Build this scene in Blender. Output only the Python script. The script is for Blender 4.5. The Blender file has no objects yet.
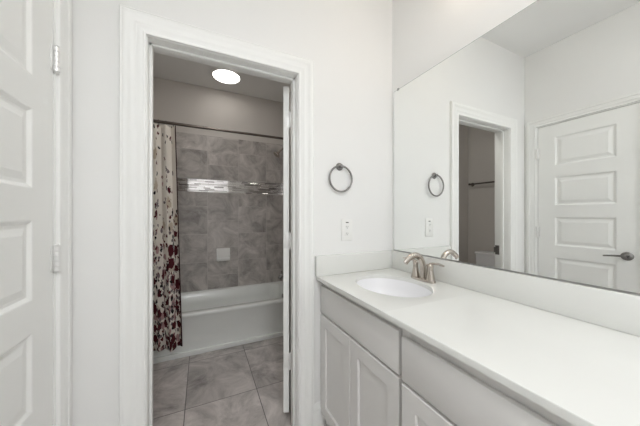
import bpy, bmesh, math, random
from mathutils import Vector, Matrix
S = bpy.context.scene
COL = S.collection
R = math.radians
random.seed(5)

# ------------------------------------------------------------------ camera, world, exposure
cam_d = bpy.data.cameras.new('camera')
cam = bpy.data.objects.new('camera', cam_d)
COL.objects.link(cam)
cam.location = (0, 0, 1.28)
cam.rotation_euler = (R(90), 0, -math.atan(118.2 / 249.2))
cam_d.sensor_width = 36
cam_d.lens = 249.2 / 640 * 36
cam_d.shift_y = 2 / 640
cam_d.clip_start = 0.02
S.camera = cam
w = bpy.data.worlds.new('world')
S.world = w
w.use_nodes = True
w.node_tree.nodes['Background'].inputs[0].default_value = (0.8, 0.85, 0.9, 1)
w.node_tree.nodes['Background'].inputs[1].default_value = 0.2
S.view_settings.view_transform = 'Standard'
S.view_settings.look = 'None'
S.view_settings.gamma = 1
S.view_settings.use_curve_mapping = False
S.view_settings.exposure = 0.0
S.cycles.diffuse_bounces = 8
S.cycles.max_bounces = 16
FILL_MAIN = 77.0       # unseen ceiling lamp added to fill the vanity room
GLOBE = 7.5            # three globes over the mirror
FILL_BATH = 46.0       # small unseen lamp added to brighten the bath room
LED_BATH = 8.0         # ceiling lamp over the bath

# ------------------------------------------------------------------ materials
def newmat(name):
    m = bpy.data.materials.new(name)
    m.use_nodes = True
    nt = m.node_tree
    return m, nt, nt.nodes['Principled BSDF']

def node(nt, typ, **kw):
    n = nt.nodes.new(typ)
    for k, v in kw.items():
        setattr(n, k, v)
    return n

def ramp(nt, stops, interp='LINEAR'):
    r = nt.nodes.new('ShaderNodeValToRGB')
    r.color_ramp.interpolation = interp
    el = r.color_ramp.elements
    while len(el) < len(stops):
        el.new(0.5)
    for e, (p, c) in zip(el, stops):
        e.position = p
        e.color = c if len(c) == 4 else (*c, 1)
    return r

def mat_plain(name, col, rough=0.5, metal=0.0, var=0.03, scale=6.0, bump=0.0, bscale=200.0, spec=0.5):
    m, nt, b = newmat(name)
    tc = node(nt, 'ShaderNodeTexCoord')
    nz = node(nt, 'ShaderNodeTexNoise')
    nz.inputs['Scale'].default_value = scale
    nz.inputs['Detail'].default_value = 3
    nt.links.new(tc.outputs['Object'], nz.inputs['Vector'])
    lo = tuple(max(0, c * (1 - var)) for c in col)
    hi = tuple(min(1, c * (1 + var)) for c in col)
    rp = ramp(nt, [(0.3, lo), (0.7, hi)])
    nt.links.new(nz.outputs['Fac'], rp.inputs[0])
    nt.links.new(rp.outputs[0], b.inputs['Base Color'])
    b.inputs['Roughness'].default_value = rough
    b.inputs['Metallic'].default_value = metal
    b.inputs['Specular IOR Level'].default_value = spec
    if bump:
        n2 = node(nt, 'ShaderNodeTexNoise')
        n2.inputs['Scale'].default_value = bscale
        n2.inputs['Detail'].default_value = 2
        nt.links.new(tc.outputs['Object'], n2.inputs['Vector'])
        bp = node(nt, 'ShaderNodeBump')
        bp.inputs['Strength'].default_value = bump
        bp.inputs['Distance'].default_value = 0.002
        nt.links.new(n2.outputs['Fac'], bp.inputs['Height'])
        nt.links.new(bp.outputs[0], b.inputs['Normal'])
    return m

def mat_emit(name, col, strength):
    m, nt, b = newmat(name)
    b.inputs['Base Color'].default_value = (0.9, 0.9, 0.9, 1)
    b.inputs['Emission Color'].default_value = (*col, 1)
    b.inputs['Emission Strength'].default_value = strength
    return m

def mat_tile(name, axes, bw, rh, off, origin, c_lo, c_hi, grout, rough, mortar=0.0022, nscale=5.0):
    """axes: which object axes feed the brick texture's u and v"""
    m, nt, b = newmat(name)
    L = nt.links.new
    tc = node(nt, 'ShaderNodeTexCoord')
    sep = node(nt, 'ShaderNodeSeparateXYZ')
    L(tc.outputs['Object'], sep.inputs[0])
    comb = node(nt, 'ShaderNodeCombineXYZ')
    for i in (0, 1):
        a = node(nt, 'ShaderNodeMath', operation='SUBTRACT')
        L(sep.outputs[axes[i]], a.inputs[0])
        a.inputs[1].default_value = origin[i]
        L(a.outputs[0], comb.inputs[i])
    br = node(nt, 'ShaderNodeTexBrick', offset=off, offset_frequency=2, squash=1.0)
    br.inputs['Scale'].default_value = 1
    br.inputs['Brick Width'].default_value = bw
    br.inputs['Row Height'].default_value = rh
    br.inputs['Mortar Size'].default_value = mortar
    br.inputs['Mortar Smooth'].default_value = 0.3
    br.inputs['Bias'].default_value = 0
    br.inputs['Color1'].default_value = (0.0, 0.0, 0.0, 1)
    br.inputs['Color2'].default_value = (1, 1, 1, 1)
    br.inputs['Mortar'].default_value = (0.5, 0.5, 0.5, 1)
    L(comb.outputs[0], br.inputs['Vector'])
    # cloudy stone figure, shifted per tile
    shift = node(nt, 'ShaderNodeVectorMath', operation='MULTIPLY_ADD')
    L(br.outputs['Color'], shift.inputs[0])
    shift.inputs[1].default_value = (7, 5, 9)
    L(tc.outputs['Object'], shift.inputs[2])
    n1 = node(nt, 'ShaderNodeTexNoise')
    n1.inputs['Scale'].default_value = nscale
    n1.inputs['Detail'].default_value = 7
    n1.inputs['Roughness'].default_value = 0.70
    n1.inputs['Distortion'].default_value = 0.7
    L(shift.outputs[0], n1.inputs['Vector'])
    rp = ramp(nt, [(0.30, c_lo), (0.50, tuple((a + c) / 2 for a, c in zip(c_lo, c_hi))), (0.72, c_hi)])
    L(n1.outputs['Fac'], rp.inputs[0])
    # per tile tone
    tone = node(nt, 'ShaderNodeMapRange')
    L(br.outputs['Color'], tone.inputs[0])
    tone.inputs[3].default_value = 0.90
    tone.inputs[4].default_value = 1.08
    mul = node(nt, 'ShaderNodeMix', data_type='RGBA', blend_type='MULTIPLY')
    mul.inputs[0].default_value = 1
    L(rp.outputs[0], mul.inputs[6])
    L(tone.outputs[0], mul.inputs[7])
    mx = node(nt, 'ShaderNodeMix', data_type='RGBA')
    L(br.outputs['Fac'], mx.inputs[0])
    L(mul.outputs[2], mx.inputs[6])
    mx.inputs[7].default_value = (*grout, 1)
    L(mx.outputs[2], b.inputs['Base Color'])
    b.inputs['Roughness'].default_value = rough
    inv = node(nt, 'ShaderNodeMath', operation='SUBTRACT')
    inv.inputs[0].default_value = 1
    L(br.outputs['Fac'], inv.inputs[1])
    bp = node(nt, 'ShaderNodeBump')
    bp.inputs['Strength'].default_value = 0.5
    bp.inputs['Distance'].default_value = 0.002
    L(inv.outputs[0], bp.inputs['Height'])
    L(bp.outputs[0], b.inputs['Normal'])
    return m

M = {}
M['wall'] = mat_plain('wall_paint', (0.845, 0.845, 0.835), 0.55, var=0.012, scale=2, bump=0.10, bscale=160, spec=0.3)
M['ceil'] = mat_plain('ceiling_paint', (0.86, 0.86, 0.85), 0.7, var=0.01, scale=2, bump=0.10, bscale=120, spec=0.2)
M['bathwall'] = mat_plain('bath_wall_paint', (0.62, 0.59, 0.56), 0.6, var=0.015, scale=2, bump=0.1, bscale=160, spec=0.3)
M['trim'] = mat_plain('trim_paint', (0.89, 0.895, 0.88), 0.35, var=0.008, scale=3)
M['door'] = mat_plain('door_paint', (0.895, 0.90, 0.885), 0.38, var=0.01, scale=3)
M['hinge'] = mat_plain('hinge_metal', (0.85, 0.85, 0.84), 0.3, 0.35, var=0.02)
M['cab'] = mat_plain('cabinet_paint', (0.72, 0.71, 0.695), 0.4, var=0.012, scale=4)
M['counter'] = mat_plain('cultured_marble', (0.755, 0.76, 0.735), 0.18, var=0.012, scale=5)
M['porcelain'] = mat_plain('porcelain', (0.88, 0.88, 0.90), 0.1, var=0.006, scale=4)
M['tub'] = mat_plain('tub_enamel', (0.84, 0.86, 0.84), 0.2, var=0.008, scale=3)
M['nickel'] = mat_plain('brushed_nickel', (0.55, 0.50, 0.45), 0.24, 1.0, var=0.05, scale=60)
M['darknickel'] = mat_plain('dark_nickel', (0.26, 0.25, 0.245), 0.3, 1.0, var=0.05, scale=60)
M['bronze'] = mat_plain('bronze', (0.15, 0.13, 0.115), 0.32, 1.0, var=0.06, scale=40)
M['plastic'] = mat_plain('white_plastic', (0.86, 0.86, 0.84), 0.3, var=0.005)
M['dark'] = mat_plain('dark_plastic', (0.05, 0.05, 0.05), 0.5, var=0.05)
M['mirror'] = mat_plain('mirror_glass', (0.93, 0.945, 0.935), 0.0, 1.0, var=0.0)
M['mirror_edge'] = mat_plain('mirror_edge_glass', (0.42, 0.46, 0.44), 0.25, var=0.02)
M['channel'] = mat_plain('channel_metal', (0.35, 0.35, 0.34), 0.35, 0.9, var=0.03)
M['tile_wall'] = mat_tile('grey_wall_tile', (2, 0), 0.335, 0.355, 0.5, (0.045, 0.062 - 0.355 * 4), (0.235, 0.215, 0.203), (0.70, 0.66, 0.63), (0.60, 0.57, 0.55), 0.32, 0.0022)
M['tile_side'] = mat_tile('grey_side_tile', (2, 1), 0.335, 0.355, 0.5, (0.045, 3.29 - 0.355 * 10), (0.235, 0.215, 0.203), (0.70, 0.66, 0.63), (0.60, 0.57, 0.55), 0.32, 0.0022)
M['tile_floor'] = mat_tile('grey_floor_tile', (0, 1), 0.465, 0.575, 0.0, (-0.10 - 0.465 * 6, 1.86 - 0.575 * 8), (0.215, 0.197, 0.19), (0.74, 0.69, 0.665), (0.15, 0.14, 0.135), 0.38, 0.003, 4.0)
M['fill_main'] = mat_emit('fill_diffuser_main', (0.98, 1.0, 1.03), FILL_MAIN)
M['globe'] = mat_emit('globe_glass', (1.0, 0.84, 0.67), GLOBE)
M['fill_bath'] = mat_emit('fill_diffuser_bath', (1.0, 0.97, 0.93), FILL_BATH)
M['led_bath'] = mat_emit('led_diffuser_bath', (1.0, 0.955, 0.90), LED_BATH)

def mat_mosaic():
    m, nt, b = newmat('linear_glass_mosaic')
    L = nt.links.new
    tc = node(nt, 'ShaderNodeTexCoord')
    sep = node(nt, 'ShaderNodeSeparateXYZ')
    L(tc.outputs['Object'], sep.inputs[0])
    comb = node(nt, 'ShaderNodeCombineXYZ')
    ad = node(nt, 'ShaderNodeMath', operation='ADD')
    L(sep.outputs[0], ad.inputs[0]); L(sep.outputs[1], ad.inputs[1])
    L(ad.outputs[0], comb.inputs[0]); L(sep.outputs[2], comb.inputs[1])
    br = node(nt, 'ShaderNodeTexBrick', offset=0.37, offset_frequency=2, squash=0.7, squash_frequency=3)
    br.inputs['Scale'].default_value = 1
    br.inputs['Brick Width'].default_value = 0.105
    br.inputs['Row Height'].default_value = 0.0152
    br.inputs['Mortar Size'].default_value = 0.0012
    br.inputs['Color1'].default_value = (0.0, 0.0, 0.0, 1)
    br.inputs['Color2'].default_value = (1, 1, 1, 1)
    br.inputs['Mortar'].default_value = (0.3, 0.3, 0.3, 1)
    L(comb.outputs[0], br.inputs['Vector'])
    rp = ramp(nt, [(0.0, (0.22, 0.21, 0.205)), (0.3, (0.48, 0.46, 0.45)), (0.7, (0.80, 0.78, 0.77)), (1, (0.34, 0.32, 0.31))])
    L(br.outputs['Color'], rp.inputs[0])
    L(rp.outputs[0], b.inputs['Base Color'])
    b.inputs['Metallic'].default_value = 0.85
    b.inputs['Roughness'].default_value = 0.07
    # every strip is set at a slightly different height, so its glaze undulates
    nz = node(nt, 'ShaderNodeTexNoise')
    nz.inputs['Scale'].default_value = 22
    L(tc.outputs['Object'], nz.inputs['Vector'])
    a2 = node(nt, 'ShaderNodeMath', operation='MULTIPLY_ADD')
    L(nz.outputs['Fac'], a2.inputs[0]); a2.inputs[1].default_value = 0.5
    L(br.outputs['Color'], a2.inputs[2])
    bp = node(nt, 'ShaderNodeBump')
    bp.inputs['Strength'].default_value = 0.6
    bp.inputs['Distance'].default_value = 0.002
    L(a2.outputs[0], bp.inputs['Height'])
    L(bp.outputs[0], b.inputs['Normal'])
    return m
M['mosaic'] = mat_mosaic()

def mat_curtain():
    """cream cloth, flowers thick at the foot and loose at the top, dark hem down one side (UV in metres)"""
    m, nt, b = newmat('floral_cloth')
    L = nt.links.new
    uv = node(nt, 'ShaderNodeUVMap', uv_map='cloth')
    sep = node(nt, 'ShaderNodeSeparateXYZ')
    L(uv.outputs[0], sep.inputs[0])
    wob = node(nt, 'ShaderNodeTexNoise')
    wob.inputs['Scale'].default_value = 38
    wob.inputs['Detail'].default_value = 2
    L(uv.outputs[0], wob.inputs['Vector'])
    sub = node(nt, 'ShaderNodeVectorMath', operation='SUBTRACT')
    L(wob.outputs['Color'], sub.inputs[0]); sub.inputs[1].default_value = (0.5, 0.5, 0.5)
    warp = node(nt, 'ShaderNodeVectorMath', operation='MULTIPLY_ADD')
    L(sub.outputs[0], warp.inputs[0]); warp.inputs[1].default_value = (0.05, 0.05, 0)
    L(uv.outputs[0], warp.inputs[2])
    prev = None
    base = node(nt, 'ShaderNodeRGB'); base.outputs[0].default_value = (0.72, 0.68, 0.62, 1)
    cur = base.outputs[0]
    def layer(scale, rad_lo, rad_hi, col, dens_lo, dens_hi, seed):
        nonlocal cur
        mp = node(nt, 'ShaderNodeVectorMath', operation='ADD')
        L(warp.outputs[0], mp.inputs[0]); mp.inputs[1].default_value = (seed * 1.37, seed * 2.11, 0)
        vo = node(nt, 'ShaderNodeTexVoronoi', voronoi_dimensions='2D', feature='F1')
        vo.inputs['Scale'].default_value = scale
        L(mp.outputs[0], vo.inputs['Vector'])
        cs = node(nt, 'ShaderNodeSeparateColor')
        L(vo.outputs['Color'], cs.inputs[0])
        rad = node(nt, 'ShaderNodeMapRange')
        L(cs.outputs[1], rad.inputs[0]); rad.inputs[3].default_value = rad_lo; rad.inputs[4].default_value = rad_hi
        ins = node(nt, 'ShaderNodeMath', operation='LESS_THAN')
        L(vo.outputs['Distance'], ins.inputs[0]); L(rad.outputs[0], ins.inputs[1])
        den = node(nt, 'ShaderNodeMapRange')
        L(sep.outputs[1], den.inputs[0])
        den.inputs[1].default_value = 0.25; den.inputs[2].default_value = 1.35
        den.inputs[3].default_value = dens_lo; den.inputs[4].default_value = dens_hi
        keep = node(nt, 'ShaderNodeMath', operation='LESS_THAN')
        L(cs.outputs[0], keep.inputs[0]); L(den.outputs[0], keep.inputs[1])
        f = node(nt, 'ShaderNodeMath', operation='MULTIPLY')
        L(ins.outputs[0], f.inputs[0]); L(keep.outputs[0], f.inputs[1])
        mx = node(nt, 'ShaderNodeMix', data_type='RGBA')
        L(f.outputs[0], mx.inputs[0]); L(cur, mx.inputs[6]); mx.inputs[7].default_value = (*col, 1)
        cur = mx.outputs[2]
    layer(7, 0.22, 0.45, (0.50, 0.43, 0.35), 0.45, 0.22, 1)     # beige sprays
    layer(13, 0.25, 0.50, (0.40, 0.25, 0.25), 0.60, 0.04, 2)    # dusty rose petals
    layer(20, 0.25, 0.45, (0.16, 0.13, 0.14), 0.60, 0.05, 6)    # grey leaves
    layer(10, 0.28, 0.52, (0.075, 0.012, 0.018), 0.62, 0.03, 3) # burgundy blooms
    layer(22, 0.22, 0.42, (0.09, 0.016, 0.020), 0.50, 0.07, 4)
    layer(19, 0.18, 0.36, (0.020, 0.018, 0.020), 0.30, 0.10, 5) # near-black leaves
    hem = node(nt, 'ShaderNodeMath', operation='GREATER_THAN')
    L(sep.outputs[0], hem.inputs[0]); hem.inputs[1].default_value = 0.962
    mx = node(nt, 'ShaderNodeMix', data_type='RGBA')
    L(hem.outputs[0], mx.inputs[0]); L(cur, mx.inputs[6]); mx.inputs[7].default_value = (0.035, 0.006, 0.010, 1)
    L(mx.outputs[2], b.inputs['Base Color'])
    b.inputs['Roughness'].default_value = 0.85
    b.inputs['Specular IOR Level'].default_value = 0.15
    return m
M['curtain'] = mat_curtain()

# ------------------------------------------------------------------ mesh helpers
def world_of(o):
    v = Vector((0, 0, 0))
    while o is not None:
        v += o.location
        o = o.parent
    return v

class MB:
    def __init__(self):
        self.bm = bmesh.new()
    def box(self, x0, x1, y0, y1, z0, z1, bev=0.0, seg=2):
        b = bmesh.new()
        bmesh.ops.create_cube(b, size=1)
        for v in b.verts:
            v.co = Vector((x0 + (v.co.x + .5) * (x1 - x0), y0 + (v.co.y + .5) * (y1 - y0), z0 + (v.co.z + .5) * (z1 - z0)))
        if bev:
            bmesh.ops.bevel(b, geom=list(b.edges), offset=bev, segments=seg, profile=0.5, affect='EDGES')
        self.merge(b)
        return self
    def merge(self, b, mat=None):
        if mat is not None:
            bmesh.ops.transform(b, matrix=mat, verts=list(b.verts))
        me = bpy.data.meshes.new('tmp')
        b.to_mesh(me); b.free()
        self.bm.from_mesh(me)
        bpy.data.meshes.remove(me)
    def loft(self, rings, cap0=True, cap1=True, closed=True):
        vs = [[self.bm.verts.new(p) for p in ring] for ring in rings]
        n = len(vs[0])
        for a, b in zip(vs, vs[1:]):
            for i in range(n if closed else n - 1):
                j = (i + 1) % n
                try:
                    self.bm.faces.new((a[i], a[j], b[j], b[i]))
                except ValueError:
                    pass
        if cap0: self.bm.faces.new(list(reversed(vs[0])))
        if cap1: self.bm.faces.new(vs[-1])
        return self
    def lathe(self, prof, center, axis='z', n=28, sx=1, sy=1):
        """prof: (radius, height) along axis"""
        c = Vector(center)
        rings = []
        for r, h in prof:
            ring = []
            for i in range(n):
                a = 2 * math.pi * i / n
                u, v = r * math.cos(a) * sx, r * math.sin(a) * sy
                if axis == 'z': p = Vector((u, v, h))
                elif axis == 'x': p = Vector((h, u, v))
                else: p = Vector((v, h, u))
                ring.append(c + p)
            rings.append(ring)
        return self.loft(rings)
    def tube(self, pts, rad, n=12, sub=0):
        pts = [Vector(p) for p in pts]
        if sub:
            out = []
            P = [pts[0] * 2 - pts[1]] + pts + [pts[-1] * 2 - pts[-2]]
            for i in range(1, len(P) - 2):
                for k in range(sub):
                    t = k / sub
                    p0, p1, p2, p3 = P[i - 1:i + 3]
                    out.append(0.5 * ((2 * p1) + (-p0 + p2) * t + (2 * p0 - 5 * p1 + 4 * p2 - p3) * t * t + (-p0 + 3 * p1 - 3 * p2 + p3) * t ** 3))
            out.append(pts[-1])
            if callable(rad):
                pass
            pts = out
        N = len(pts)
        rings = []
        up = None
        for i, p in enumerate(pts):
            d = (pts[min(i + 1, N - 1)] - pts[max(i - 1, 0)]).normalized()
            if up is None:
                up = Vector((0, 0, 1)) if abs(d.z) < 0.9 else Vector((0, 1, 0))
            side = d.cross(up).normalized()
            up = side.cross(d).normalized()
            r = rad(i / (N - 1)) if callable(rad) else rad
            ru, rs = r if isinstance(r, tuple) else (r, r)
            rings.append([p + side * rs * math.cos(2 * math.pi * k / n) + up * ru * math.sin(2 * math.pi * k / n) for k in range(n)])
        return self.loft(rings)
    def torus(self, c, R_, r, nrm='y', n=48, k=12):
        c = Vector(c)
        vs = []
        for i in range(n):
            a = 2 * math.pi * i / n
            ring = []
            for j in range(k):
                b = 2 * math.pi * j / k
                u = (R_ + r * math.cos(b))
                p = {'y': Vector((u * math.cos(a), r * math.sin(b), u * math.sin(a))),
                     'x': Vector((r * math.sin(b), u * math.cos(a), u * math.sin(a))),
                     'z': Vector((u * math.cos(a), u * math.sin(a), r * math.sin(b)))}[nrm]
                ring.append(self.bm.verts.new(c + p))
            vs.append(ring)
        for i in range(n):
            for j in range(k):
                self.bm.faces.new((vs[i][j], vs[(i + 1) % n][j], vs[(i + 1) % n][(j + 1) % k], vs[i][(j + 1) % k]))
        return self
    def build(self, name, mat, parent=None, local=False, angle=38, flat=False):
        bmesh.ops.recalc_face_normals(self.bm, faces=list(self.bm.faces))
        me = bpy.data.meshes.new(name)
        self.bm.to_mesh(me); self.bm.free()
        for p in me.polygons:
            p.use_smooth = not flat
        if not flat:
            me.set_sharp_from_angle(angle=R(angle))
        o = bpy.data.objects.new(name, me)
        COL.objects.link(o)
        me.materials.append(M[mat] if isinstance(mat, str) else mat)
        if parent is not None:
            if not local:
                me.transform(Matrix.Translation(-world_of(parent)))
            o.parent = parent
        return o

def tag(o, label, cat, group=None):
    o['label'] = label; o['category'] = cat
    if group: o['group'] = group
    return o

def thing(name, loc, label, cat, group=None, rz=0):
    o = bpy.data.objects.new(name, None)
    COL.objects.link(o)
    o.empty_display_size = 0.05
    o.location = loc
    o.rotation_euler = (0, 0, rz)
    return tag(o, label, cat, group)

def struct(o, label=None, cat=None):
    o['kind'] = 'structure'
    if label: o['label'] = label; o['category'] = cat
    return o

def panel_slab(W, H, T, rects, loops, both=True, bev=0.0015):
    """slab u 0..W, z 0..H, v 0..T with shaped panels on the v=0 side (and the v=T side)"""
    b = bmesh.new()
    def quad(ps):
        b.faces.new([b.verts.new(p) for p in ps])
    c = bev
    def side(v0, sg):
        P = lambda u, z, d: (u, v0 + sg * d, z)
        u0 = min(r[0] for r in rects); u1 = max(r[1] for r in rects)
        quad([P(c, c, 0), P(u0, c, 0), P(u0, H - c, 0), P(c, H - c, 0)])
        quad([P(u1, c, 0), P(W - c, c, 0), P(W - c, H - c, 0), P(u1, H - c, 0)])
        zs = c
        for (a, e, z0, z1) in sorted(rects, key=lambda r: r[2]):
            quad([P(a, zs, 0), P(e, zs, 0), P(e, z0, 0), P(a, z0, 0)])
            zs = z1
            for (i0, d0), (i1, d1) in zip(loops, loops[1:]):
                A = [(a + i0, z0 + i0), (e - i0, z0 + i0), (e - i0, z1 - i0), (a + i0, z1 - i0)]
                B = [(a + i1, z0 + i1), (e - i1, z0 + i1), (e - i1, z1 - i1), (a + i1, z1 - i1)]
                for k in range(4):
                    j = (k + 1) % 4
                    quad([P(*A[k], d0), P(*A[j], d0), P(*B[j], d1), P(*B[k], d1)])
            i1, d1 = loops[-1]
            quad([P(a + i1, z0 + i1, d1), P(e - i1, z0 + i1, d1), P(e - i1, z1 - i1, d1), P(a + i1, z1 - i1, d1)])
        quad([P(u0, zs, 0), P(u1, zs, 0), P(u1, H - c, 0), P(u0, H - c, 0)])
        A = [(c, c), (W - c, c), (W - c, H - c), (c, H - c)]
        B = [(0, 0), (W, 0), (W, H), (0, H)]
        for k in range(4):
            j = (k + 1) % 4
            quad([P(*A[k], 0), P(*A[j], 0), P(*B[j], c), P(*B[k], c)])
    side(0, 1)
    v1 = T
    if both:
        side(T, -1)
        v1 = T - c
    else:
        quad([(0, T, 0), (W, T, 0), (W, T, H), (0, T, H)])
    quad([(0, c, 0), (0, v1, 0), (0, v1, H), (0, c, H)])
    quad([(W, c, 0), (W, v1, 0), (W, v1, H), (W, c, H)])
    quad([(0, c, 0), (W, c, 0), (W, v1, 0), (0, v1, 0)])
    quad([(0, c, H), (W, c, H), (W, v1, H), (0, v1, H)])
    bmesh.ops.remove_doubles(b, verts=list(b.verts), dist=1e-5)
    return b

CASING = [(0, 0), (0, 0.010), (0.003, 0.0125), (0.008, 0.013), (0.012, 0.0105), (0.030, 0.0125), (0.034, 0.0155),
          (0.040, 0.0165), (0.046, 0.0150), (0.050, 0.0165), (0.064, 0.0175), (0.068, 0.0205), (0.076, 0.0225), (0.084, 0.0225),
          (0.089, 0.0200), (0.091, 0.0215), (0.095, 0.0215), (0.097, 0.019), (0.097, 0)]
def casing(mb, a0, a1, ztop, width, P, z0=0.0):
    """moulding swept up, over and down an opening; P(a, d, z) maps to the world"""
    rings = []
    k = width / 0.097
    for st in range(4):
        ring = []
        for u, d in CASING:
            u *= k
            if st == 0: a, z = a0 - u, z0
            elif st == 1: a, z = a0 - u, ztop + u
            elif st == 2: a, z = a1 + u, ztop + u
            else: a, z = a1 + u, z0
            ring.append(P(a, d, z))
        rings.append(ring)
    mb.loft(rings)
    return mb

# ------------------------------------------------------------------ the rooms
XL, XR, YB, YF = -0.49, 1.196, 1.35, -1.75      # vanity room
BL, BR, BI, BB = -1.30, 1.00, 1.47, 3.30         # bath room
H = 2.82
OX0, OX1, OZ = -0.238, 0.514, 2.104               # rough opening of the bath doorway
LY0, LY1, LZ = 0.612, 1.262, 2.115               # rough opening of the left door

struct(MB().box(-1.45, 1.35, YF - 0.12, BB + 0.12, -0.10, 0.0).build('floor', 'tile_floor'))
struct(MB().box(-1.45, 1.35, YF - 0.12, BI - 0.06, H, H + 0.1).build('ceiling', 'ceil'))
struct(MB().box(-1.45, 1.35, BI - 0.06, BB + 0.12, H, H + 0.1).build('ceiling_bath', 'ceil'))
m = MB()
m.box(-1.42, OX0, YB, BI, 0, H).box(OX1, 1.316, YB, BI, 0, H).box(OX0, OX1, YB, BI, OZ, H)
struct(m.build('wall_back', 'wall'))
m = MB()
m.box(XL - 0.12, XL, YF, LY0, 0, H).box(XL - 0.12, XL, LY1, YB, 0, H).box(XL - 0.12, XL, LY0, LY1, LZ, H)
struct(m.build('wall_left', 'wall'))
struct(MB().box(XR, XR + 0.12, YF, YB, 0, H).build('wall_right', 'wall'))
struct(MB().box(XL - 0.12, XR + 0.12, YF - 0.12, YF, 0, H).build('wall_front', 'wall'))
struct(MB().box(XL - 0.14, XL - 0.121, 0.55, 1.33, 0, 2.3).build('wall_closet', 'wall'))
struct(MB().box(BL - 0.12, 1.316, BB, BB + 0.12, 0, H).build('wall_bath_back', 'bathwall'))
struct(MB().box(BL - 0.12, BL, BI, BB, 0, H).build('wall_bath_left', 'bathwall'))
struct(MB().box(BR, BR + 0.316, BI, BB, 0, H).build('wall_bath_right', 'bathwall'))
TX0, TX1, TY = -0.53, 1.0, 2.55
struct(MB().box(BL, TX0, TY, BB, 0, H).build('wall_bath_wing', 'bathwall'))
# tiled faces of the alcove
ZT = 2.235
m = MB().box(TX0 + 0.012, TX1 - 0.012, BB - 0.012, BB, 0.36, 1.556).box(TX0 + 0.012, TX1 - 0.012, BB - 0.012, BB, 1.706, ZT, 0)
struct(m.build('wall_tile_back', 'tile_wall'))
m = MB().box(TX1 - 0.012, TX1, TY - 0.03, BB, 0.36, 1.556).box(TX1 - 0.012, TX1, TY - 0.03, BB, 1.706, ZT)
struct(m.build('wall_tile_right', 'tile_side'))
m = MB().box(TX0, TX0 + 0.012, TY, BB, 0.36, 1.556).box(TX0, TX0 + 0.012, TY, BB, 1.706, ZT)
struct(m.build('wall_tile_left', 'tile_side'))
m = MB().box(TX0 + 0.012, TX1 - 0.012, BB - 0.012, BB, 1.556, 1.706).box(TX1 - 0.012, TX1, TY - 0.03, BB, 1.556, 1.706).box(TX0, TX0 + 0.012, TY, BB, 1.556, 1.706)
struct(m.build('trim_mosaic', 'mosaic'))

# bath doorway: jamb liner, stops, casings on both faces
JX0, JX1, JZ = -0.222, 0.497, 2.087
m = MB()
m.box(OX0, JX0, YB, BI, 0, JZ, 0.001).box(JX1, OX1, YB, BI, 0, JZ, 0.001).box(OX0, OX1, YB, BI, JZ, OZ, 0.001)
m.box(JX0, JX0 + 0.011, YB + 0.045, YB + 0.078, 0, JZ, 0.002).box(JX1 - 0.011, JX1, YB + 0.045, YB + 0.078, 0, JZ, 0.002)
m.box(JX0, JX1, YB + 0.045, YB + 0.078, JZ - 0.011, JZ, 0.002)
jamb = struct(m.build('trim_1', 'trim'))
sp = MB()
sp.box(JX0, JX0 + 0.0025, YB + 0.084, YB + 0.122, 0.895, 0.985, 0.001).box(JX0 + 0.0005, JX0 + 0.004, YB + 0.118, YB + 0.134, 0.915, 0.965, 0.001)
sp.build('strike_plate', 'darknickel', jamb)
m = casing(MB(), JX0 - 0.004, JX1 + 0.004, JZ + 0.003, 0.093, lambda a, d, z: Vector((a, YB - d, z)))
struct(m.build('trim_2', 'trim'))
m = casing(MB(), JX0 - 0.006, JX1 + 0.006, JZ + 0.006, 0.097, lambda a, d, z: Vector((a, BI + d, z)))
struct(m.build('trim_3', 'trim'))
# left door: jamb, stop, casing
KY0, KY1, KZ = LY0 + 0.016, LY1 - 0.014, 2.100
m = MB()
X0 = XL - 0.12
m.box(X0, XL, LY0, KY0, 0, KZ).box(X0, XL, KY1, LY1, 0, KZ).box(X0, XL, LY0, LY1, KZ, LZ)
m.box(XL - 0.075, XL - 0.040, KY0, KY0 + 0.011, 0, KZ, 0.002).box(XL - 0.075, XL - 0.040, KY1 - 0.011, KY1, 0, KZ, 0.002).box(XL - 0.075, XL - 0.040, KY0, KY1, KZ - 0.011, KZ, 0.002)
struct(m.build('trim_4', 'trim'))
m = casing(MB(), KY0 - 0.006, KY1 + 0.008, KZ + 0.007, 0.068, lambda a, d, z: Vector((XL + d, a, z)))
struct(m.build('trim_5', 'trim'))

# baseboards
BASE = [(0, 0), (0.014, 0), (0.014, 0.110), (0.0125, 0.116), (0.0125, 0.122), (0.0145, 0.126), (0.0125, 0.136), (0.0095, 0.141), (0.0095, 0.147), (0.006, 0.155), (0.004, 0.162), (0, 0.162)]
def baseboard(name, P, s0, s1):
    m = MB()
    m.loft([[P(s, d, z) for d, z in BASE] for s in (s0, s1)])
    return struct(m.build(name, 'trim'))
baseboard('baseboard_back', lambda s, d, z: Vector((s, YB - d, z)), XL, JX0 - 0.098)
baseboard('baseboard_back', lambda s, d, z: Vector((s, YB - d, z)), JX1 + 0.098, 0.66)
baseboard('baseboard_left', lambda s, d, z: Vector((XL + d, s, z)), YF, KY0 - 0.076)
baseboard('baseboard_right', lambda s, d, z: Vector((XR - d, s, z)), YF, -0.18)
baseboard('baseboard_front', lambda s, d, z: Vector((s, YF + d, z)), XL, XR)
baseboard('baseboard_bath_left', lambda s, d, z: Vector((BL + d, s, z)), BI, TY)
baseboard('baseboard_bath_right', lambda s, d, z: Vector((BR - d, s, z)), BI, TY - 0.03)

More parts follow.
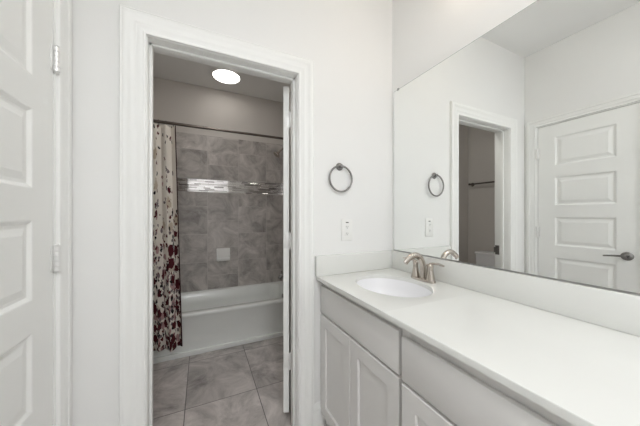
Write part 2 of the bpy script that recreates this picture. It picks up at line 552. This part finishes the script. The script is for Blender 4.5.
# ------------------------------------------------------------------ doors
DOOR_LOOPS = [(0, 0), (0.004, 0.0010), (0.014, 0.0085), (0.024, 0.0085), (0.046, 0.0030)]
def hinge(name, pin, z0, z1, leafs, parent, rad=0.0065):
    """barrel in five knuckles with its two leaves; pin (x, y) in the parent's frame"""
    h = MB()
    n = 5
    for k in range(n):
        a = z0 + (z1 - z0) * k / n
        b = z0 + (z1 - z0) * (k + 1) / n - 0.0008
        h.lathe([(rad * 0.9, a), (rad, a + 0.0008), (rad, b - 0.0008), (rad * 0.9, b)], (pin[0], pin[1], 0), n=14)
    h.lathe([(rad * 0.6, z1), (rad * 0.9, z1 + 0.002), (rad * 0.5, z1 + 0.006)], (pin[0], pin[1], 0), n=12)
    h.lathe([(rad * 0.5, z0 - 0.006), (rad * 0.9, z0 - 0.002), (rad * 0.6, z0)], (pin[0], pin[1], 0), n=12)
    for (x0, x1, y0, y1) in leafs:
        h.box(x0, x1, y0, y1, z0 + 0.001, z1 - 0.001, 0.0006)
    return h.build(name, 'hinge', parent, local=True)

def lever_handle(parent, P, mat='nickel', dirn=1):
    """P(u, d, z): u along the door, d out of its face"""
    r = MB()
    rings = []
    for rad, d in ((0.034, 0.0), (0.034, 0.004), (0.031, 0.009), (0.022, 0.013), (0.013, 0.015), (0.011, 0.030), (0.011, 0.052)):
        rings.append([P(rad * math.cos(2 * math.pi * i / 24), d, rad * 0.92 * math.sin(2 * math.pi * i / 24)) for i in range(24)])
    r.loft(rings)
    h = r.build('door_handle', mat, parent, local=True)
    l = MB()
    pts = [P(-0.008 * dirn, 0.048, 0.0), P(0.012 * dirn, 0.050, 0.002), P(0.045 * dirn, 0.050, 0.001), P(0.085 * dirn, 0.048, -0.003), P(0.112 * dirn, 0.043, -0.007)]
    l.tube(pts, lambda t: (0.0085 - 0.003 * t, 0.0065 - 0.0015 * t), n=12, sub=5)
    l.build('lever', mat, h, local=True)
    return h

# door_1: closed in the left wall, hinges toward the back wall
dz = 0.012
DW = KY1 - KY0 - 0.006
PT = [1.985, 1.624, 1.263, 0.902, 0.541]
rects = [(0.118, DW - 0.122, t - 0.2585 - dz, t - dz) for t in PT]
d1 = bpy.data.objects.new('door_1', None); COL.objects.link(d1)
d1.location = (XL - 0.0375, KY0 + 0.003, dz)
struct(d1, 'closed white five-panel door in the left wall, seen again in the mirror', 'door')
b = panel_slab(DW, KZ - 0.003 - dz, 0.035, rects, DOOR_LOOPS)
m = MB()
# u -> +y, v=0 face -> room side (+x)
m.merge(b, Matrix(((0, -1, 0, 0.035), (1, 0, 0, 0), (0, 0, 1, 0), (0, 0, 0, 1))))
m.build('door_slab', 'door', d1, local=True, flat=True)
for zc in (1.853, 1.120, 0.300):
    hinge('hinge', (0.0445, DW + 0.0015), zc - 0.046 - dz, zc + 0.046 - dz,
          [(0.0352, 0.0375, DW - 0.020, DW - 0.001), (0.0372, 0.0400, DW + 0.003, DW + 0.024)], d1, 0.0095)
lever_handle(d1, lambda u, d, z: Vector((0.035 + d, 0.698 - KY0 - 0.003 + u, 0.972 - dz + z)), 'darknickel')

# door_2: swung back into the bath room, hinged on the right jamb
ang = R(-112)
d2 = bpy.data.objects.new('door_2', None); COL.objects.link(d2)
d2.location = (0.4965, BI + 0.009, 0.0)
d2.rotation_euler = (0, 0, ang)
struct(d2, 'white door swung open into the bath room, seen by its hinge edge', 'door')
W2 = JX1 - JX0 - 0.006
b = panel_slab(W2, 2.034, 0.035, [(0.12, W2 - 0.12, t - 0.2585 - 0.05, t - 0.05) for t in PT], DOOR_LOOPS)
m = MB()
# closed: slab runs to -x from the pin, its bath-side face 7 mm short of the pin
m.merge(b, Matrix(((-1, 0, 0, -0.0075), (0, 1, 0, -0.043), (0, 0, 1, 0.048), (0, 0, 0, 1))))
m.build('door_slab', 'door', d2, local=True, flat=True)
for zc in (1.872, 1.118, 0.372):
    hinge('hinge', (0, 0), zc - 0.047, zc + 0.047, [(-0.0078, -0.0062, -0.040, 0.0), (-0.006, 0.0, -0.0012, 0.0004)], d2, 0.0088)
lever_handle(d2, lambda u, d, z: Vector((-W2 + 0.055 + u, -0.043 - d, 0.965 + z)), 'darknickel')
lever_handle(d2, lambda u, d, z: Vector((-W2 + 0.055 + u, -0.008 + d, 0.965 + z)), 'darknickel')

# ------------------------------------------------------------------ vanity
CT, CB = 0.917, 0.897       # countertop
VE = -0.17                  # its near end
SHAKER = [(0, 0), (0.002, 0.0012), (0.006, 0.0095)]
def front_panel(parent, name, fx, y0, y1, z0, z1, shaker):
    m = MB()
    T = 0.019
    if shaker:
        f = 0.062
        b = panel_slab(y1 - y0, z1 - z0, T, [(f, y1 - y0 - f, f, z1 - z0 - f)], SHAKER, both=False, bev=0.003)
        # u -> +y, v=0 face -> -x
        m.merge(b, Matrix(((0, 1, 0, fx), (1, 0, 0, y0), (0, 0, 1, z0), (0, 0, 0, 1))))
    else:
        m.box(fx, fx + T, y0, y1, z0, z1, 0.0035)
    return m.build(name, 'cab', parent, flat=shaker)

def cabinet(y0, y1, fx, label, kind):
    root = thing('vanity_cabinet', (0.9, (y0 + y1) / 2, 0), label, 'cabinet', None)
    fr = fx + 0.0195
    m = MB()
    t = 0.018
    m.box(fr + 0.019, XR - 0.004, y0, y0 + t, 0.0, CB - 0.002).box(fr + 0.019, XR - 0.004, y1 - t, y1, 0.0, CB - 0.002)
    m.box(fr + 0.019, XR - 0.004, y0 + t, y1 - t, 0.10, 0.118).box(XR - 0.012, XR - 0.004, y0 + t, y1 - t, 0.118, CB - 0.002)
    m.build('carcass', 'cab', root)
    f = MB()
    f.box(fr, fr + 0.019, y0, y0 + 0.036, 0.10, CB - 0.002, 0.001).box(fr, fr + 0.019, y1 - 0.036, y1, 0.10, CB - 0.002, 0.001)
    f.box(fr, fr + 0.019, y0 + 0.036, y1 - 0.036, CB - 0.045, CB - 0.002, 0.001).box(fr, fr + 0.019, y0 + 0.036, y1 - 0.036, 0.680, 0.712, 0.001)
    f.box(fr, fr + 0.019, y0 + 0.036, y1 - 0.036, 0.10, 0.135, 0.001)
    f.build('face_frame', 'cab', root)
    MB().box(fr + 0.075, fr + 0.090, y0 + t, y1 - t, 0, 0.10).build('toe_kick', 'cab', root)
    a, c = y0 + 0.008, y1 - (0.004 if y1 > 1 else 0.014)
    front_panel(root, 'drawer_front', fx, a, c, 0.704, 0.862 if y1 > 1 else 0.857, False)
    mid = (a + c) / 2
    front_panel(root, 'cabinet_door', fx, a, mid - 0.0015, 0.108, 0.692, True)
    front_panel(root, 'cabinet_door', fx, mid + 0.0015, c, 0.108, 0.692, True)
    return root
c1 = cabinet(0.680, YB - 0.003, 0.639, 'light grey sink base cabinet in the corner by the bath doorway', 'sink')
c2 = cabinet(VE + 0.012, 0.680, 0.630, 'light grey cabinet with a wide slab drawer, nearer the camera', 'drawer')

SX, SY, SA, SB = 0.899, 1.020, 0.171, 0.216     # the basin's ellipse
def countertop():
    b = bmesh.new()
    x0, x1, y0, y1 = 0.614, XR - 0.001, 0.74, 1.29
    N = 72
    angs = [2 * math.pi * i / N for i in range(N)]
    for cx_, cy_ in ((x0, y0), (x1, y0), (x1, y1), (x0, y1)):
        angs.append(math.atan2(cy_ - SY, cx_ - SX) % (2 * math.pi))
    angs = sorted(set(round(a, 6) for a in angs))
    for z in (CT, CB):
        inn, out = [], []
        for a in angs:
            ca, sa = math.cos(a), math.sin(a)
            r = 1 / math.sqrt((ca / SA) ** 2 + (sa / SB) ** 2)
            inn.append(b.verts.new((SX + r * ca, SY + r * sa, z)))
            ts = []
            if ca > 1e-9: ts.append((x1 - SX) / ca)
            if ca < -1e-9: ts.append((x0 - SX) / ca)
            if sa > 1e-9: ts.append((y1 - SY) / sa)
            if sa < -1e-9: ts.append((y0 - SY) / sa)
            t = min(ts)
            out.append(b.verts.new((SX + t * ca, SY + t * sa, z)))
        n = len(angs)
        for i in range(n):
            j = (i + 1) % n
            b.faces.new((inn[i], inn[j], out[j], out[i]))
        if z == CT: top_in = inn
        else:
            for i in range(n):
                j = (i + 1) % n
                b.faces.new((top_in[i], top_in[j], inn[j], inn[i]))
        for a0, a1 in ((VE, y0), (y1, YB - 0.001)):
            b.faces.new([b.verts.new(p) for p in ((x0, a0, z), (x1, a0, z), (x1, a1, z), (x0, a1, z))])
    ys = [VE, y0, y1, YB - 0.001]
    for a0, a1 in zip(ys, ys[1:]):
        for x in (x0, x1):
            b.faces.new([b.verts.new(p) for p in ((x, a0, CB), (x, a1, CB), (x, a1, CT), (x, a0, CT))])
    for y in (VE, YB - 0.001):
        b.faces.new([b.verts.new(p) for p in ((x0, y, CB), (x1, y, CB), (x1, y, CT), (x0, y, CT))])
    bmesh.ops.remove_doubles(b, verts=list(b.verts), dist=1e-5)
    bmesh.ops.recalc_face_normals(b, faces=list(b.faces))
    ed = [e for e in b.edges if all(abs(v.co.z - CT) < 1e-6 for v in e.verts) and
          (all(abs(v.co.x - x0) < 1e-6 for v in e.verts) or all(abs(v.co.y - VE) < 1e-6 for v in e.verts) or
           all(abs(((v.co.x - SX) / SA) ** 2 + ((v.co.y - SY) / SB) ** 2 - 1) < 1e-3 for v in e.verts))]
    bmesh.ops.bevel(b, geom=ed, offset=0.003, segments=3, profile=0.5, affect='EDGES')
    return b
ct = thing('countertop', (0.9, 0.6, CB), 'long white vanity countertop with an oval basin cut-out', 'countertop')
m = MB(); m.merge(countertop()); m.build('worktop', 'counter', ct, angle=30)
CS = CT + 0.0004
tag(MB().box(XR - 0.021, XR - 0.001, VE, YB - 0.001, CS, 1.037, 0.003).build('backsplash', 'counter'), 'long white backsplash strip below the mirror', 'backsplash')
tag(MB().box(0.607, XR - 0.0215, YB - 0.022, YB - 0.001, CS, 1.037, 0.003).build('backsplash', 'counter'), 'short white splash strip on the wall below the outlet', 'backsplash')

sk = thing('sink', (SX, SY, CB - 0.14), 'oval white undermount basin set in the vanity countertop', 'sink')
def ell(s, z, e=0.0, dx=0.0):
    return [Vector((SX + dx + (SA * s + e) * math.cos(2 * math.pi * i / 56), SY + (SB * s + e) * math.sin(2 * math.pi * i / 56), z)) for i in range(56)]
inner = [(1.0, CB - 0.0005, 0.018), (1.0, CB - 0.0005, 0.003), (0.985, CB - 0.020, 0), (0.955, CB - 0.050, 0), (0.89, CB - 0.082, 0), (0.78, CB - 0.108, 0), (0.60, CB - 0.126, 0), (0.38, CB - 0.135, 0), (0.16, CB - 0.139, 0), (0.12, CB - 0.140, 0)]
outer = [(0.12, CB - 0.152, 0), (0.42, CB - 0.149, 0), (0.68, CB - 0.136, 0), (0.88, CB - 0.112, 0), (0.99, CB - 0.075, 0), (1.02, CB - 0.03, 0), (1.0, CB - 0.012, 0.018)]
m = MB()
m.loft([ell(s, z, e) for s, z, e in inner + outer], cap0=False, cap1=False)
bmesh.ops.holes_fill(m.bm, edges=[e for e in m.bm.edges if e.is_boundary and e.verts[0].co.z < CB - 0.10], sides=0)
m.build('basin', 'porcelain', sk)
MB().lathe([(0.021, CB - 0.1400), (0.021, CB - 0.137), (0.017, CB - 0.1355), (0.015, CB - 0.138), (0.002, CB - 0.137)], (SX, SY, 0)).build('drain', 'nickel', sk)

# faucet
fx, fy = 1.112, 1.008
CTK = CT
CT = CT + 0.0008
fa = thing('faucet', (fx, fy, CT), 'brushed nickel two-handle faucet standing behind the oval basin', 'faucet')
m = MB()
ring = lambda sx, sy, z: [Vector((fx + sx * math.copysign(abs(math.cos(a)) ** 0.8, math.cos(a)), fy + sy * math.copysign(abs(math.sin(a)) ** 0.6, math.sin(a)), z)) for a in [2 * math.pi * i / 40 for i in range(40)]]
m.loft([ring(0.027, 0.080, CT), ring(0.027, 0.080, CT + 0.006), ring(0.025, 0.078, CT + 0.011), ring(0.020, 0.073, CT + 0.013)])
m.build('base_plate', 'nickel', fa)
for s in (-1, 1):
    y = fy + s * 0.052
    m = MB()
    m.lathe([(0.0235, CT + 0.012), (0.0225, CT + 0.020), (0.018, CT + 0.040), (0.0145, CT + 0.060), (0.0135, CT + 0.078), (0.0150, CT + 0.083), (0.0150, CT + 0.089), (0.0105, CT + 0.098), (0.003, CT + 0.101)], (fx, y, 0), n=24)
    hb = m.build('handle', 'nickel', fa)
    l = MB()
    l.tube([(fx + 0.002, y - s * 0.006, CT + 0.096), (fx, y + s * 0.022, CT + 0.104), (fx - 0.004, y + s * 0.052, CT + 0.107), (fx - 0.008, y + s * 0.086, CT + 0.103)],
           lambda t: (0.0080 - 0.0035 * t, 0.0085 + 0.005 * math.sin(math.pi * min(1, t * 1.05)) - 0.002 * t), n=12, sub=5)
    l.build('lever', 'nickel', hb)
m = MB()
m.tube([(fx + 0.004, fy, CT + 0.010), (fx + 0.003, fy, CT + 0.045), (fx - 0.002, fy, CT + 0.090), (fx - 0.022, fy, CT + 0.126), (fx - 0.055, fy, CT + 0.141), (fx - 0.090, fy, CT + 0.136), (fx - 0.120, fy, CT + 0.116), (fx - 0.130, fy, CT + 0.104)],
       lambda t: (0.0160 - 0.006 * t, 0.0185 - 0.003 * t), n=16, sub=5)
m.build('spout', 'nickel', fa)
MB().lathe([(0.0035, CT + 0.012), (0.0035, CT + 0.072), (0.006, CT + 0.075), (0.006, CT + 0.083), (0.003, CT + 0.086)], (fx + 0.034, fy, 0), n=12).build('pop_up_rod', 'nickel', fa)

CT = CTK
# mirror
MZ0, MZ1, MY1, MY0 = 1.0385, 2.123, 1.3265, -0.15
mi = thing('mirror', (XR, 0.6, MZ0), 'large frameless mirror on the right wall above the backsplash', 'mirror')
m = MB().box(XR - 0.0062, XR - 0.001, MY0, MY1, MZ0 + 0.001, MZ1)
m.build('edge', 'mirror_edge', mi)
m = MB().box(XR - 0.0068, XR - 0.0062, MY0 + 0.002, MY1 - 0.002, MZ0 + 0.003, MZ1 - 0.003)
m.build('glass', 'mirror', mi)
m = MB().box(XR - 0.0085, XR - 0.0070, MY0, MY1, MZ0, MZ0 + 0.0055).box(XR - 0.0085, XR - 0.001, MY0, MY1, MZ0 - 0.0008, MZ0)
m.build('channel', 'channel', mi)
for y in (1.285, 0.2):
    MB().box(XR - 0.0100, XR - 0.0005, y - 0.008, y + 0.008, MZ1 - 0.008, MZ1 + 0.006, 0.001).build('clip', 'channel', mi)

# vanity light on the wall above the mirror
Z = lambda z: z + 0.06
vl = thing('vanity_light', (XR, 0.52, Z(2.40)), 'three-globe vanity light on the wall above the mirror', 'light')
MB().box(XR - 0.022, XR - 0.0005, 0.22, 0.82, Z(2.47), Z(2.57), 0.006).build('back_plate', 'nickel', vl)
for y in (0.29, 0.52, 0.75):
    MB().tube([(XR - 0.02, y, Z(2.52)), (XR - 0.07, y, Z(2.53)), (XR - 0.10, y, Z(2.55)), (XR - 0.10, y, Z(2.535))], 0.008, sub=4).build('arm', 'nickel', vl)
    s = MB()
    s.lathe([(0.018, Z(2.540)), (0.030, Z(2.530)), (0.052, Z(2.505)), (0.060, Z(2.475)), (0.054, Z(2.445)), (0.034, Z(2.424)), (0.010, Z(2.418))], (XR - 0.10, y, 0), n=28)
    s.build('globe', 'globe', vl)

# towel ring
tr = thing('towel_ring', (0.773, YB, 1.581), 'round brushed nickel towel ring on the wall above the outlet', 'towel ring')
m = MB()
m.lathe([(0.024, 0.0), (0.024, -0.004), (0.020, -0.009), (0.012, -0.012), (0.011, -0.018), (0.012, -0.028), (0.007, -0.032)], (0.773, YB - 0.0005, 1.580), axis='y', n=24)
m.build('post', 'darknickel', tr)
m = MB()
m.torus((0.773, YB - 0.021, 1.503), 0.0790, 0.0058, 'y')
m.build('ring', 'darknickel', tr)

# outlet
ox, oz = 0.826, 1.186
ou = thing('outlet', (ox, YB, oz), 'white electrical outlet on the wall below the towel ring', 'outlet')
MB().box(ox - 0.040, ox + 0.040, YB - 0.006, YB - 0.0003, oz - 0.068, oz + 0.068, 0.003).build('cover_plate', 'plastic', ou)
MB().box(ox - 0.0175, ox + 0.0175, YB - 0.0085, YB - 0.0055, oz - 0.036, oz + 0.036, 0.001).build('receptacle', 'plastic', ou)
for s in (-1, 1):
    zc = oz + s * 0.021
    m = MB()
    for dx in (-0.007, 0.005):
        m.box(ox + dx - 0.001, ox + dx + 0.001, YB - 0.0088, YB - 0.0084, zc - 0.004, zc + 0.005)
    m.lathe([(0.0024, -0.0088), (0.0024, -0.0084)], (ox, YB, zc - 0.009), axis='y', n=10)
    m.build('socket_slots', 'dark', ou)
MB().box(ox - 0.009, ox + 0.011, YB - 0.0075, YB - 0.0055, oz + 0.044, oz + 0.050, 0.0005).build('indicator', 'dark', ou)

# ------------------------------------------------------------------ bath room
# tub
tb = thing('bathtub', (0.24, 2.9, 0), 'white alcove bathtub with a plain apron below grey tile', 'bathtub')
tx0, tx1, ty0, ty1 = TX0 + 0.014, TX1 - 0.014, TY, BB - 0.014
def rrect(x0, x1, y0, y1, r, z, n=8):
    out = []
    for cx_, cy_, a0 in ((x1 - r, y1 - r, 0), (x0 + r, y1 - r, 90), (x0 + r, y0 + r, 180), (x1 - r, y0 + r, 270)):
        for k in range(n + 1):
            a = R(a0 + 90 * k / n)
            out.append(Vector((cx_ + r * math.cos(a), cy_ + r * math.sin(a), z)))
    return out
RZ = 0.382
m = MB()
e = 0.004
m.loft([rrect(tx0, tx1, ty0 + 0.012, ty1, e, 0.0),
        rrect(tx0, tx1, ty0 + 0.012, ty1, e, RZ - 0.045),
        rrect(tx0, tx1, ty0 + 0.006, ty1, e, RZ - 0.038),
        rrect(tx0, tx1, ty0, ty1, e, RZ - 0.010),
        rrect(tx0, tx1, ty0 + 0.003, ty1, e, RZ - 0.003),
        rrect(tx0, tx1, ty0 + 0.010, ty1, e, RZ),
        rrect(tx0 + 0.085, tx1 - 0.075, ty0 + 0.078, ty1 - 0.060, 0.10, RZ),
        rrect(tx0 + 0.093, tx1 - 0.083, ty0 + 0.086, ty1 - 0.068, 0.10, RZ - 0.008),
        rrect(tx0 + 0.120, tx1 - 0.095, ty0 + 0.100, ty1 - 0.085, 0.11, RZ - 0.12),
        rrect(tx0 + 0.180, tx1 - 0.115, ty0 + 0.120, ty1 - 0.105, 0.12, 0.10),
        rrect(tx0 + 0.230, tx1 - 0.160, ty0 + 0.165, ty1 - 0.150, 0.10, 0.065)])
m.build('tub_shell', 'tub', tb, angle=50)
MB().box(tx0, tx1, ty0 - 0.006, ty0 + 0.014, 0.0, 0.046, 0.005).build('apron_base', 'tub', tb)
MB().lathe([(0.034, 0), (0.034, -0.006), (0.028, -0.010), (0.004, -0.011)], (tx1 - 0.094, 2.93, 0.29), axis='x', n=20).build('overflow_plate', 'darknickel', tb)

sd = thing('soap_dish', (0.238, BB - 0.012, 0.80), 'small white ceramic soap dish on the tiled back wall', 'soap dish')
m = MB()
m.box(0.160, 0.316, BB - 0.024, BB - 0.0115, 0.722, 0.872, 0.005)
m.box(0.168, 0.308, BB - 0.075, BB - 0.022, 0.722, 0.738, 0.006)
m.box(0.168, 0.308, BB - 0.080, BB - 0.068, 0.728, 0.762, 0.005)
m.box(0.162, 0.174, BB - 0.078, BB - 0.022, 0.728, 0.800, 0.005).box(0.302, 0.314, BB - 0.078, BB - 0.022, 0.728, 0.800, 0.005)
m.build('dish', 'plastic', sd)

# shower head, spout, valve on the right end wall
wx, wy = TX1 - 0.012, 2.93
sh = thing('overhead_shower', (wx, wy, 2.10), 'small nickel shower head on a bent arm at the right end of the tub', 'shower head')
MB().lathe([(0.030, 0), (0.030, -0.005), (0.016, -0.012), (0.008, -0.013)], (wx, wy, 2.10), axis='x', n=20).build('flange', 'nickel', sh)
MB().tube([(wx - 0.004, wy, 2.10), (wx - 0.05, wy, 2.105), (wx - 0.10, wy, 2.085), (wx - 0.140, wy, 2.050)], 0.010, sub=5).build('arm', 'nickel', sh)
m = MB()
prof = [(0.011, 0.0), (0.014, 0.012), (0.012, 0.020), (0.020, 0.034), (0.040, 0.056), (0.043, 0.066), (0.041, 0.070), (0.036, 0.069)]
axis = Vector((-0.62, 0, -0.78)).normalized()
s1 = Vector((0, 1, 0)); s2 = axis.cross(s1)
o0 = Vector((wx - 0.137, wy, 2.054))
m.loft([[o0 + axis * h + (s1 * math.cos(2 * math.pi * i / 24) + s2 * math.sin(2 * math.pi * i / 24)) * r for i in range(24)] for r, h in prof])
m.build('spray_head', 'nickel', sh)
sp = thing('tub_spout', (wx, wy, 0.54), 'nickel tub spout on the right end wall above the tub rim', 'spout')
m = MB()
m.tube([(wx - 0.001, wy, 0.548), (wx - 0.04, wy, 0.548), (wx - 0.09, wy, 0.545), (wx - 0.125, wy, 0.532), (wx - 0.142, wy, 0.508)], lambda t: 0.026 - 0.006 * t, n=16, sub=5)
m.build('spout_body', 'darknickel', sp)
MB().lathe([(0.004, 0.565), (0.004, 0.590), (0.008, 0.593), (0.008, 0.600), (0.003, 0.602)], (wx - 0.112, wy, 0), n=12).build('diverter', 'darknickel', sp)
va = thing('shower_valve', (wx, wy, 1.02), 'round nickel shower valve on the right end wall above the spout', 'valve')
MB().lathe([(0.080, 0), (0.080, -0.004), (0.070, -0.010), (0.024, -0.014), (0.022, -0.050), (0.016, -0.056)], (wx, wy, 1.02), axis='x', n=32).build('escutcheon', 'nickel', va)
MB().tube([(wx - 0.048, wy, 1.02), (wx - 0.052, wy, 0.98), (wx - 0.060, wy, 0.93)], lambda t: 0.009 - 0.003 * t).build('lever', 'nickel', va)

# curtain rod and curtain
ry, rz = 2.515, 2.078
rod = thing('curtain_rod', (0.24, ry, rz), 'dark metal curtain rod spanning the tub opening', 'rod')
MB().tube([(TX0 + 0.002, ry, rz), (0.05, ry, rz)], 0.0135, n=16).build('outer_tube', 'bronze', rod)
MB().tube([(0.05, ry, rz), (BR - 0.002, ry, rz)], 0.0115, n=16).build('inner_tube', 'bronze', rod)
for x, s in ((TX0, 1), (BR, -1)):
    MB().lathe([(0.030, 0.0), (0.030, s * 0.006), (0.018, s * 0.018), (0.014, s * 0.03)], (x + s * 0.0008, ry, rz), axis='x', n=20).build('end_cap', 'bronze', rod)
# the wing wall carries the rod on a short return
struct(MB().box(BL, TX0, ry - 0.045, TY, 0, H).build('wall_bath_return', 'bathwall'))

cu = thing('shower_curtain', (-0.36, ry, 0.12), 'cream shower curtain with burgundy flowers gathered at the left', 'curtain')
NU, NV = 150, 70
bm = bmesh.new()
uvl = bm.loops.layers.uv.new('cloth')
grid = []
z_top, z_bot = rz - 0.022, 0.125
for j in range(NV + 1):
    t = j / NV                       # 0 top .. 1 bottom
    row = []
    xr = -0.203 + 0.055 * t
    xl = -0.512
    for i in range(NU + 1):
        s = i / NU
        ph = s * 2 * math.pi * 4.3
        amp = 0.022 + 0.010 * t
        x = xl + (xr - xl) * (s + 0.010 * math.sin(2 * ph + 1.2 * t))
        y = ry - 0.004 + amp * math.sin(ph - 2 * math.pi * 4.3 - 1.35 + 0.9 * (math.sin(2.3 * t + 3 * s) - math.sin(2.3 * t + 3))) * (0.8 + 0.2 * math.sin(9 * s + 2 * t)) - 0.018 * t
        z = z_top + (z_bot - z_top) * t + (0.012 * math.sin(ph * 0.5 + 1) * t) - 0.008 * (1 - t) * (0.5 + 0.5 * math.cos(ph * 2))
        row.append(bm.verts.new((x, min(y, TY - 0.012), z)))
    grid.append(row)
for j in range(NV):
    for i in range(NU):
        f = bm.faces.new((grid[j][i], grid[j + 1][i], grid[j + 1][i + 1], grid[j][i + 1]))
        for lp, (ii, jj) in zip(f.loops, ((i, j), (i, j + 1), (i + 1, j + 1), (i + 1, j))):
            lp[uvl].uv = (ii / NU * 1.0, 1.93 * (1 - jj / NV))
mm = MB(); mm.bm.free(); mm.bm = bm
cl = mm.build('cloth', 'curtain', cu, angle=80)
sol = cl.modifiers.new('thickness', 'SOLIDIFY'); sol.thickness = 0.0018; sol.offset = 0
for k in range(6):
    x = -0.495 + k * 0.054
    MB().torus((x, ry, rz - 0.008), 0.0245, 0.0018, 'x', 24, 8).build('curtain_ring', 'bronze', cu)

# ceiling lamps: the tub's own, and unseen fill added in both rooms
def lamp(x, y, r, mat, label):
    t = thing('ceiling_light', (x, y, H), label, 'light')
    MB().lathe([(r + 0.014, 0), (r + 0.014, -0.006), (r + 0.010, -0.012), (r, -0.014), (r - 0.004, -0.008), (r - 0.004, 0)], (x, y, H - 0.0003), n=56).build('trim_ring', 'plastic', t)
    MB().lathe([(r - 0.003, -0.009), (r - 0.004, -0.0145), (r * 0.7, -0.018), (0.005, -0.019)], (x, y, H), n=56).build('diffuser', mat, t)
    return t
lamp(0.247, 2.935, 0.140, 'led_bath', 'round lit ceiling light above the tub')
lamp(0.12, 1.80, 0.11, 'fill_bath', 'small round fill light added on the bath room ceiling, unseen above the door head')
lamp(0.05, -0.90, 0.19, 'fill_main', 'round fill light added on the vanity room ceiling, unseen behind the camera')

# towel bar and toilet on the bath room's left wall, seen only in the mirror
bz = 1.735
tbr = thing('towel_bar', (BL, 2.1, bz), 'dark towel bar on the bath room wall, seen in the mirror', 'towel bar')
MB().tube([(BL + 0.065, 1.80, bz), (BL + 0.065, 2.40, bz)], 0.0105, n=12).build('bar', 'bronze', tbr)
for y in (1.80, 2.40):
    MB().lathe([(0.028, 0.0005), (0.028, 0.006), (0.016, 0.016), (0.012, 0.03), (0.016, 0.055), (0.016, 0.078), (0.008, 0.084)], (BL, y, bz), axis='x', n=20).build('post', 'bronze', tbr)

ty = 2.02
to = thing('toilet', (BL + 0.4, ty, 0), 'white toilet against the bath room wall, its tank seen in the mirror', 'toilet')
m = MB()
def trr(x0, x1, w_, r, z): return rrect(x0, x1, ty - w_, ty + w_, r, z, 6)
m.loft([trr(BL + 0.03, BL + 0.195, 0.195, 0.03, 0.40), trr(BL + 0.012, BL + 0.205, 0.215, 0.035, 0.55), trr(BL + 0.012, BL + 0.210, 0.220, 0.035, 0.735)])
m.build('tank', 'porcelain', to)
m = MB()
m.loft([trr(BL + 0.006, BL + 0.218, 0.228, 0.035, 0.736), trr(BL + 0.004, BL + 0.222, 0.232, 0.037, 0.752), trr(BL + 0.010, BL + 0.214, 0.224, 0.035, 0.768)])
m.build('tank_lid', 'porcelain', to)
m = MB()
def egg(cx_, a, b_, z, n=40): return [Vector((cx_ + a * math.cos(2 * math.pi * i / n) * (1.12 if math.cos(2 * math.pi * i / n) > 0 else 0.9), ty + b_ * math.sin(2 * math.pi * i / n), z)) for i in range(n)]
m.loft([egg(BL + 0.36, 0.20, 0.115, 0.0), egg(BL + 0.36, 0.19, 0.105, 0.06), egg(BL + 0.37, 0.18, 0.10, 0.16), egg(BL + 0.40, 0.20, 0.13, 0.25), egg(BL + 0.43, 0.24, 0.17, 0.33), egg(BL + 0.45, 0.25, 0.183, 0.39),
        egg(BL + 0.45, 0.20, 0.14, 0.395), egg(BL + 0.45, 0.17, 0.12, 0.32), egg(BL + 0.43, 0.08, 0.06, 0.24)])
m.build('bowl', 'porcelain', to)
m = MB()
m.loft([egg(BL + 0.45, 0.245, 0.18, 0.396), egg(BL + 0.45, 0.25, 0.184, 0.405), egg(BL + 0.45, 0.25, 0.184, 0.425), egg(BL + 0.45, 0.24, 0.175, 0.436)])
m.build('seat_lid', 'porcelain', to)
m = MB()
m.tube([(BL + 0.205, ty - 0.17, 0.69), (BL + 0.232, ty - 0.17, 0.69), (BL + 0.236, ty - 0.13, 0.685), (BL + 0.236, ty - 0.09, 0.68)], 0.006, sub=3)
m.build('flush_lever', 'nickel', to)
